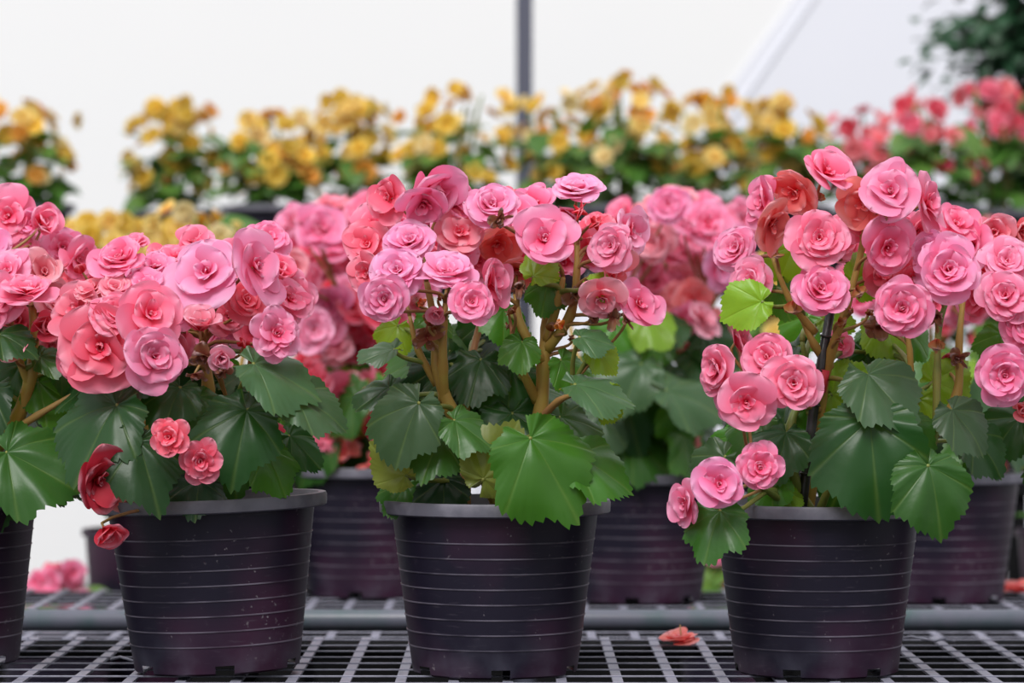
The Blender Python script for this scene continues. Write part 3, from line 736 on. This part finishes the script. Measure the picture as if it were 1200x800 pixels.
S2 = second(432, 4.96, 'coral pink begonia with low red flowers behind the tilted and middle pots', [
    (40, 400, 325, 95, 85, -.16, .10, dict(size=(44, 58), tones='ppphl')), (22, 408, 430, 52, 90, -.14, .0, dict(size=(40, 52), tones='cccmm', kinds='ofoc'))], sc=1.06, nleaf=20, tilt=(0, 0))
S3 = second(750, 4.85, 'blurred pink begonia whose pot foot is dusted with dried mud', [
    (32, 800, 285, 82, 58, -.14, .12, dict(size=(44, 54), tones='pphl')), (6, 830, 400, 50, 35, -.05, .1, dict(size=(36, 46), tones='cs'))], sc=1.03, nleaf=30)
S4 = second(1103, 4.85, 'pink begonia in the pot behind the staked one', [
    (26, 1090, 320, 95, 55, -.10, .14, b2)], sc=1.03, nleaf=28, tones='ppcc')
S5 = second(-70, 4.9, 'pink begonia behind the end plant of the front row', [(20, -10, 330, 100, 80, -.10, .12, b2), (6, 62, 306, 30, 26, -.1, .0, b2)], sc=1.03, nleaf=16)
# details seen in the second row
S3.fill_leaves(12, 785, 410, 60, 60, -.12, .08, (56, 76), 'dmbl')
S3.fill_flowers(8, 790, 360, 60, 40, -.1, .1, (36, 46), 'pcsh')
for f in [(84, 468, 40, 10, 10, 'o', 's', -.1), (56, 508, 40, 0, 0, 'o', 'h', -.1), (70, 445, 36, 20, 20, 'o', 'c', -.05), (82, 528, 26, 10, 0, 'c', 'q', -.1)]: S5.flower(*f)
for l in [(92, 455, 50, 200, 10, 30, 'b', -.02), (70, 480, 50, 150, 0, 30, 'd', .0), (95, 500, 46, 170, 0, 20, 'l', .0), (60, 535, 50, 120, 10, 30, 'm', -.02)]: S5.leaf(*l)
#
for f in [(783, 240, 48, 0, 15, 'd', 'p', -.2), (345, 318, 56, -10, 20, 'c', 'h', -.19), (367, 386, 52, 20, 8, 'd', 'l', -.20), (376, 268, 54, 5, 25, 'o', 'p', -.18), (830, 262, 50, 15, 20, 'o', 'p', -.12)]:
    (S3 if f[0] > 600 else S2).flower(*f)
for l in [(800, 462, 84, 100, 20, 45, 'g', -.2), (745, 440, 74, 200, 0, 30, 'g', -.18), (700, 500, 74, 190, -10, 30, 'g', -.14), (765, 380, 54, 150, 0, 30, 'l', -.16), (720, 395, 60, 180, 0, 20, 'b', -.15)]: S3.leaf(*l)
S2.flower(400, 528, 46, 20, 20, 'w', 'o', -.12); S2.flower(440, 540, 40, 10, 40, 'w', 'o', -.12)
for f in [(715, 545, 40, 0, 30, 'c', 'r', .0), (810, 515, 30, 10, 10, 'c', 's', -.1), (800, 540, 24, 10, 20, 'w', 'w', -.05), (1165, 545, 26, 0, 20, 'c', 's', .0)]: (S3 if f[0] < 1000 else S4).flower(*f)

# ================================================================== benches
def bench(name, label, x0, x1, y0, y1, z, px_step, wire_step, zfloor=0.0, front_rail=None):
    root = thing(name, label, 'bench', Vector(((x0 + x1) / 2, (y0 + y1) / 2, 0)))
    o = root.location
    g = MB()
    k = 0; x = x0
    while x < x1:
        wob = random.uniform(-.0015, .0015)
        g.box((x - .0055 - o.x + wob, y0 - o.y, z - .0045), (x + .0055 - o.x + wob, y1 - o.y, z - .0018)); x += px_step
    y = y0 + .01
    while y < y1:
        g.tube([(x0 - o.x, y - o.y, z - .0012), (x1 - o.x, y - o.y, z - .0012)], .0011, 6); y += wire_step
    link('grating', g.mesh('grating', M['steel'], False), root)
    for yy in (y0 - .016, y1 + .009):
        m = MB(); m.tube([(x0 - o.x, yy - o.y, z - .018), (x1 - o.x, yy - o.y, z - .018)], .0095, 12)
        link('frame_rail', m.mesh('frame_rail', M['dark']), root)
    for xx in (x0 + .06, x1 - .06):
        for yy in (y0 + .03, y1 - .03):
            m = MB(); m.box((xx - .02 - o.x, yy - .02 - o.y, 0), (xx + .02 - o.x, yy + .02 - o.y, z - .025))
            link('leg', m.mesh('leg', M['dark'], False), root)
    n = 4
    for i in range(n):
        xx = x0 + .3 + (x1 - x0 - .6) * i / (n - 1)
        m = MB(); m.box((xx - .008 - o.x, y0 - o.y, z - .028), (xx + .008 - o.x, y1 - o.y, z - .0055))
        link('cross_bar', m.mesh('cross_bar', M['dark'], False), root)
    if front_rail:
        m = MB(); m.tube([(x0 - o.x, front_rail[0] - o.y, front_rail[1]), (x1 - o.x, front_rail[0] - o.y, front_rail[1])], .0140, 20)
        fr = link('front_pipe', m.mesh('front_pipe', M['rail']), root); fr['label'] = 'grey green round pipe along the bench edge'
        for xx in (x0 + .25, x1 - .25):
            m = MB(); m.box((xx - .01 - o.x, front_rail[0] - .004 - o.y, front_rail[1] - .06), (xx + .01 - o.x, y0 - o.y + .01, front_rail[1] - .012))
            link('bracket', m.mesh('bracket', M['dark'], False), root)
    return root
bench('plant_bench', 'front wire grating bench carrying the sharp row of black pots', -1.15, 1.15, 3.10, 3.93, BENCH1, .0573, .070)
bench('plant_bench', 'second wire grating bench with a grey pipe along its near edge', -1.5, 1.5, 4.24, 5.09, BENCH2, .0573, .070, front_rail=(4.15, .7635))

# fallen flowers lying on the gratings
def fallen(px, d, z, size, label, tn, stalk=True, kind='o', n=1):
    loc = at_bench(px, d, z)
    root = thing('fallen_flower', label, 'flower', loc)
    sc = size / F * d
    me, heart = random.choice(FL[CODE[kind]])
    m = Matrix.Translation((0, 0, sc * .1)) @ Matrix.Rotation(R(12), 4, 'X') @ Matrix.Rotation(random.uniform(0, 6), 4, 'Z') @ Matrix.Diagonal((sc, sc, sc * .8, 1))
    f = link('blossom', me, root, m, tint(tn))
    link('flower_center', heart, f, None, tint(tn))
    if stalk:
        mb = MB(); mb.tube([Vector((0, 0, sc * .1)), Vector((.002, 0, .012)), Vector((.001, .002, .024))], .0008, 6)
        s = link('flower_stalk', mb.mesh('flower_stalk', M['twig']), root)
fallen(796, 3.80, BENCH1, 46, 'fallen pink flower lying on the bare grating between middle and staked pots', 'o')
fallen(1192, 4.95, BENCH2, 46, 'fallen orange pink petals on the second bench grating behind the staked plant', 'o', False)
# bits of tie wire on the front bench
for px, d, lab in ((1090, 3.83, 'twisted grey tie wire on the grating beside the staked pot'), (160, 3.58, 'twisted grey tie wire on the grating at the foot of the tilted pot')):
    o = at_bench(px, d, BENCH1); mb = MB()
    pts = [Vector((-.032, .03, .002)), Vector((-.02, .02, .006)), Vector((-.008, .0, .005)), Vector((.004, -.012, .003)), Vector((.018, -.008, .007)), Vector((.012, .004, .004)), Vector((.03, .002, .002))]
    mb.tube(pts, .0016, 6)
    w = link('tie_wire', mb.mesh('tie_wire', M['steel'])); w.location = o
    tag(w, lab, 'wire')

# ================================================================== simpler plants behind
def stand(name, label, x0, x1, y0, y1, z, th=.03, mat='dark'):
    root = thing(name, label, 'bench', Vector(((x0 + x1) / 2, (y0 + y1) / 2, 0)))
    w, dp = (x1 - x0) / 2, (y1 - y0) / 2
    m = MB(); m.box((-w, -dp, z - th), (w, dp, z)); link('bench_top', m.mesh('bench_top', M[mat], False), root)
    for sx in (-1, 1):
        for sy in (-1, 1):
            m = MB(); cx, cy = sx * (w - .12), sy * (dp - .03)
            m.box((cx - .015, cy - .015, 0), (cx + .015, cy + .015, z - th)); link('leg', m.mesh('leg', M[mat], False), root)
    return root

def back_plant(px, d, z, top_px, label, group, tones, width=95, nfl=32, nleaf=70, sc=1.0, fsize=(.040, .066), gm='green', ltop=.60, seed=0):
    rnd = random.Random(seed * 7 + int(px))
    root = thing('flowering_plant', label, 'plant', at_bench(px, d, z), group)
    add_pot(root, (0, 0), rnd.uniform(0, 60), sc, False)
    hw = width / 2 / F * d
    top = EYE - (top_px - 400) / F * d - z
    z0 = POT_H * sc - .03
    H = top - z0
    fo = MB(); tips = []
    for k in range(5):
        a = rnd.uniform(0, 6.28); rr = rnd.uniform(.1, .6) * hw
        p1 = Vector((math.cos(a) * rr, math.sin(a) * rr, z0 + H * rnd.uniform(.7, .92)))
        m = MB(); m.tube(bez(Vector((math.cos(a) * .015, math.sin(a) * .015, z0)), Vector((math.cos(a) * rr * .5, math.sin(a) * rr * .5, z0 + H * .5)), p1), [.006, .006, .0055, .005, .0045, .004, .0035], 6)
        link('stem', m.mesh('stem', M['gstem']), root); tips.append(p1)
    for k in range(nleaf):
        a = rnd.uniform(0, 6.28); r = math.sqrt(rnd.random()) * hw * .95; t = rnd.random() ** 1.1 * ltop
        o = Vector((math.cos(a) * r * .7, math.sin(a) * r * .7, z0 + .02 + t * H))
        tip = Vector((math.cos(a), math.sin(a), rnd.uniform(-.7, .5)))
        small_leaf(fo, o, tip, Vector((rnd.uniform(-.3, .3), rnd.uniform(-.5, .1), 1)).normalized(), rnd.uniform(.055, .09), rnd)
    link('foliage', fo.mesh('foliage', M[gm]), root)
    for k in range(nfl):
        a = rnd.uniform(0, 6.28); r = math.sqrt(rnd.random()) * hw
        zz = z0 + H * (1 - .66 * (rnd.random() ** 1.2)) * (1 - .10 * (r / hw) ** 2)
        p = Vector((math.cos(a) * r, math.sin(a) * r, zz - .02))
        s = rnd.uniform(*fsize)
        dirn = Vector((math.cos(a) * .7, math.sin(a) * .7 - .5, rnd.uniform(-.2, 1)))
        tn = rnd.choice(tones); me = rnd.choice(FL['tiny'])[1 if tn in 'yqkz' else 0]
        c = TINT[tn]; v = rnd.uniform(.75, 1.15)
        link('blossom', me, root, Matrix.Translation(p) @ frame(dirn, rnd.uniform(0, 6)) @ Matrix.Scale(s, 4), (min(c[0] * v, .95), min(c[1] * v, .9), c[2] * v, 1))
    return root

SHELF = 1.262
stand('plant_shelf', 'dark raised shelf at the back carrying the yellow and red flowering plants', -1.75, 1.75, 7.66, 8.40, SHELF)
gy = 'yellow flowering plants on the raised back shelf'
yl = [(28, 108, 'yellow begonia on back shelf, farthest from the red ones, beside a wide white gap', 100),
      (205, 108, 'yellow begonia on back shelf at the wide white gap, on its post side', 95),
      (318, 122, 'yellow begonia on the back shelf, third from the post towards the white gap', 100),
      (412, 104, 'yellow begonia on the back shelf, second from the post towards the white gap', 95),
      (532, 92, 'yellow begonia on the back shelf beside the dark post, towards the white gap', 112),
      (648, 96, 'yellow begonia on the back shelf standing in front of the dark post', 100),
      (735, 80, 'tallest yellow begonia on the back shelf, reaching above its neighbours', 100),
      (828, 96, 'orange yellow begonia on the back shelf, second from the red ones', 100),
      (915, 108, 'orange yellow begonia on the back shelf right against the red ones', 85)]
for i, (px, tp, lab, w) in enumerate(yl):
    back_plant(px, 7.88 + (.30 if i % 2 else .0), SHELF, tp, lab, gy, 'yyyqqkz', w * 1.2, 52, 62, seed=i)
gr = 'red flowering plants on the raised back shelf'
for i, (px, tp, lab, w) in enumerate([(1012, 122, 'coral red begonia on the back shelf next to the yellow ones', 85), (1092, 92, 'coral red begonia on the back shelf, middle one of the three', 100), (1170, 88, 'coral red begonia on the back shelf below the dark tree', 100)]):
    back_plant(px, 7.88 + (.3 if i % 2 == 0 else .0), SHELF, tp, lab, gr, 'mmcss', w * 1.15, 34, 60, seed=30 + i)
# lower yellow and red plants in the middle distance
stand('plant_stand', 'low dark stand under the pale yellow plants', (96 - 600) / F * 6.5, (420 - 600) / F * 6.5, 6.12, 6.88, .86)
stand('plant_stand', 'low dark stand under the red plant near the end', (1090 - 600) / F * 6.5, (1290 - 600) / F * 6.5, 6.12, 6.88, .86)
stand('plant_stand', 'low dark stand under the small yellow plant', (830 - 600) / F * 6.5, (985 - 600) / F * 6.5, 6.12, 6.88, .86)
gl = 'pale yellow plants on the low stand'
for i, (px, tp, lab, w) in enumerate([(128, 246, 'pale yellow plant on the low stand, nearest the white gap', 130), (225, 230, 'pale yellow plant on the low stand, tallest of the three', 125), (325, 250, 'pale yellow plant on the low stand, peeping over the pink flowers', 105)]):
    back_plant(px, 6.32 if i % 2 else 6.66, .86, tp, lab, gl, 'yqqz', w, 70, 30, fsize=(.045, .062), seed=50 + i, ltop=.8)
back_plant(1158, 6.5, .86, 246, 'coral red begonia on a low stand behind the end of the front row', 'red plants on the low stand', 'mmcs', 110, 44, 36, seed=61)
back_plant(905, 6.5, .86, 285, 'small yellow plant on a low stand showing between the pink begonias', 'small yellow plants on the low stand', 'yq', 80, 30, 30, seed=62)

# low plants on the bottom platform behind the second bench
LOW = .45
stand('plant_platform', 'low dark platform behind the second bench', -1.3, 1.5, 5.50, 6.06, LOW)
def low_plant(px, d, top, label, w, nf):
    return back_plant(px, d, LOW, top, label, 'pink begonias on the low platform', 'ppch', w, nf, 26, sc=.9, seed=int(px), ltop=.5)
low_plant(66, 5.75, 655, 'low pink begonia whose flowers show through the gap beside the tilted pot', 78, 26)
low_plant(858, 5.9, 596, 'low pink begonia glimpsed behind the staked pot', 70, 40)
# two tall dark pots at the back of the gap
def tall_pot(px, d, label):
    root = thing('tall_pot', label, 'pot', at_bench(px, d, LOW))
    me = lathe([(0, 0), (.080, 0), (.082, .004), (.105, .31), (.105, .316), (.112, .316), (.112, .328), (.1, .328), (.098, .31), (0, .30)], 48, 'tall_pot', M['pot'])
    link('body', me, root)
    s = MB(); s.tube([(0, 0, .30), (0, 0, .315)], .1, 32); link('potting_soil', s.mesh('soil', M['soil']), root)
    fo = MB(); rnd = random.Random(int(px))
    for k in range(16):
        a = rnd.uniform(0, 6.28)
        small_leaf(fo, Vector((math.cos(a) * .04, math.sin(a) * .04, .33)), Vector((math.cos(a), math.sin(a), rnd.uniform(.3, 1.3))), Vector((0, 0, 1)), rnd.uniform(.05, .08), rnd)
    link('foliage', fo.mesh('foliage', M['green']), root)
tall_pot(168, 5.93, 'blurred dark blue pot with a green seedling behind the tilted front pot')
tall_pot(1262, 5.9, 'blurred dark pot with a green seedling beyond the second bench end')

# ------------------------------------------------------------------ leafy tree, post, wall
root = thing('leafy_tree', 'dark green leafy tree hanging over the red begonias beside the white wall', 'tree', at_bench(1240, 9.0, 0))
m = MB(); m.tube([Vector((0, 0, 0)), Vector((.02, 0, .8)), Vector((-.02, .02, 1.6)), Vector((.03, 0, 2.5))], [.05, .045, .035, .015], 10)
link('trunk', m.mesh('trunk', M['bark']), root)
rnd = random.Random(5); fo = MB()
for k in range(85):
    a = rnd.uniform(0, 6.28); zz = rnd.uniform(1.5, 2.4)
    L = rnd.uniform(.16, .34) * (1.0 if zz > 1.72 else .6)
    b0 = Vector((0, 0, zz)); b1 = Vector((math.cos(a) * L, math.sin(a) * L, zz + rnd.uniform(-.06, .12)))
    m = MB(); m.tube(bez(b0, (b0 + b1) / 2 + Vector((0, 0, .06)), b1), [.008, .007, .006, .005, .004, .003, .002], 5)
    link('branch', m.mesh('branch', M['bark']), root)
    for q in range(44):
        t = rnd.uniform(.25, 1.08)
        o = b0.lerp(b1, t) + Vector((rnd.gauss(0, .045), rnd.gauss(0, .045), rnd.gauss(0, .05)))
        small_leaf(fo, o, Vector((math.cos(a) + rnd.uniform(-1, 1), math.sin(a) + rnd.uniform(-1, 1), rnd.uniform(-.9, .4))), Vector((rnd.uniform(-.5, .5), rnd.uniform(-.6, .2), 1)).normalized(), rnd.uniform(.035, .06), rnd)
link('foliage', fo.mesh('foliage', M['tree']), root)

d = 8.6
post = thing('support_post', 'dark slate support post rising behind the yellow begonias', 'post', at_bench(614.5, d, 0))
m = MB(); m.box((-.022, -.022, .008), (.022, .022, 3.2)); link('shaft', m.mesh('shaft', M['post'], False), post)
m = MB(); m.box((-.07, -.07, 0), (.07, .07, .008)); link('base_plate', m.mesh('base_plate', M['post'], False), post)

WY = 11.0
m = MB(); m.box((-5, WY, 0), (5, WY + .05, 4.2)); struct('wall_back', m, M['wall'])
x0, z0 = (862 - 600) / F * WY, EYE + (400 - 130) / F * WY
x1, z1 = (952 - 600) / F * WY, EYE + 400 / F * WY
sl = (x1 - x0) / (z1 - z0)
def xs(z): return x0 + (z - z0) * sl
m = MB(); y0_, y1_ = WY - .006, WY - .001
m.add([(xs(0), y0_, .2), (5, y0_, .2), (5, y0_, 4.2), (xs(4.2), y0_, 4.2), (xs(0), y1_, .2), (5, y1_, .2), (5, y1_, 4.2), (xs(4.2), y1_, 4.2)],
      [(0, 1, 2, 3), (7, 6, 5, 4), (0, 3, 7, 4), (1, 5, 6, 2), (3, 2, 6, 7), (0, 4, 5, 1)])
struct('wall_right', m, M['wall2'])
m = MB(); m.tube([(xs(.2), WY + .004, .2), (xs(4.2), WY + .004, 4.2)], .017, 10); struct('trim_1', m, M['brace'])
m = MB(); m.box((-5, WY - .06, 0), (5, WY - .045, .30)); struct('baseboard_back', m, M['mat_floor'])
m = MB(); m.box((-5, -1, -.05), (5, WY + .05, 0)); struct('floor', m, M['mat_floor'])

# ------------------------------------------------------------------ light
w = bpy.data.worlds.new('World'); scn.world = w; w.use_nodes = True
nt = w.node_tree; nt.nodes.clear()
bg = N(nt, 'ShaderNodeBackground'); wo = N(nt, 'ShaderNodeOutputWorld')
tc = N(nt, 'ShaderNodeTexCoord'); sp_ = N(nt, 'ShaderNodeSeparateXYZ'); nt.links.new(tc.outputs['Generated'], sp_.inputs[0])
mr = N(nt, 'ShaderNodeMapRange'); mr.inputs[1].default_value = -.2; mr.inputs[2].default_value = 1.0; mr.inputs[3].default_value = .5; mr.inputs[4].default_value = 1.25
nt.links.new(sp_.outputs[2], mr.inputs[0]); nt.links.new(mr.outputs[0], bg.inputs[1])
bg.inputs[0].default_value = (.97, .98, 1.0, 1)
nt.links.new(bg.outputs[0], wo.inputs[0])
def sun(name, rot, e, ang, col):
    l = bpy.data.lights.new(name, 'SUN'); l.energy = e; l.angle = R(ang); l.color = col
    o = bpy.data.objects.new(name, l); COL.objects.link(o); o.rotation_euler = tuple(R(a) for a in rot)
sun('sun', (40, 0, -18), 2.9, 30, (1, .98, .96))

# ------------------------------------------------------------------ camera
cam = bpy.data.cameras.new('camera'); co = bpy.data.objects.new('camera', cam); COL.objects.link(co)
cam.sensor_width = 36; cam.lens = 36 * F / 1200
co.location = (0, 0, EYE); co.rotation_euler = (R(90), 0, 0)
cam.dof.use_dof = True; cam.dof.focus_distance = 3.40; cam.dof.aperture_fstop = cam.lens / 20.0
cam.clip_end = 60
scn.camera = co
scn.view_settings.view_transform = 'Standard'; scn.view_settings.look = 'None'
scn.view_settings.gamma = 1; scn.view_settings.use_curve_mapping = False
scn.view_settings.exposure = 0.0
scn.cycles.use_denoising = True
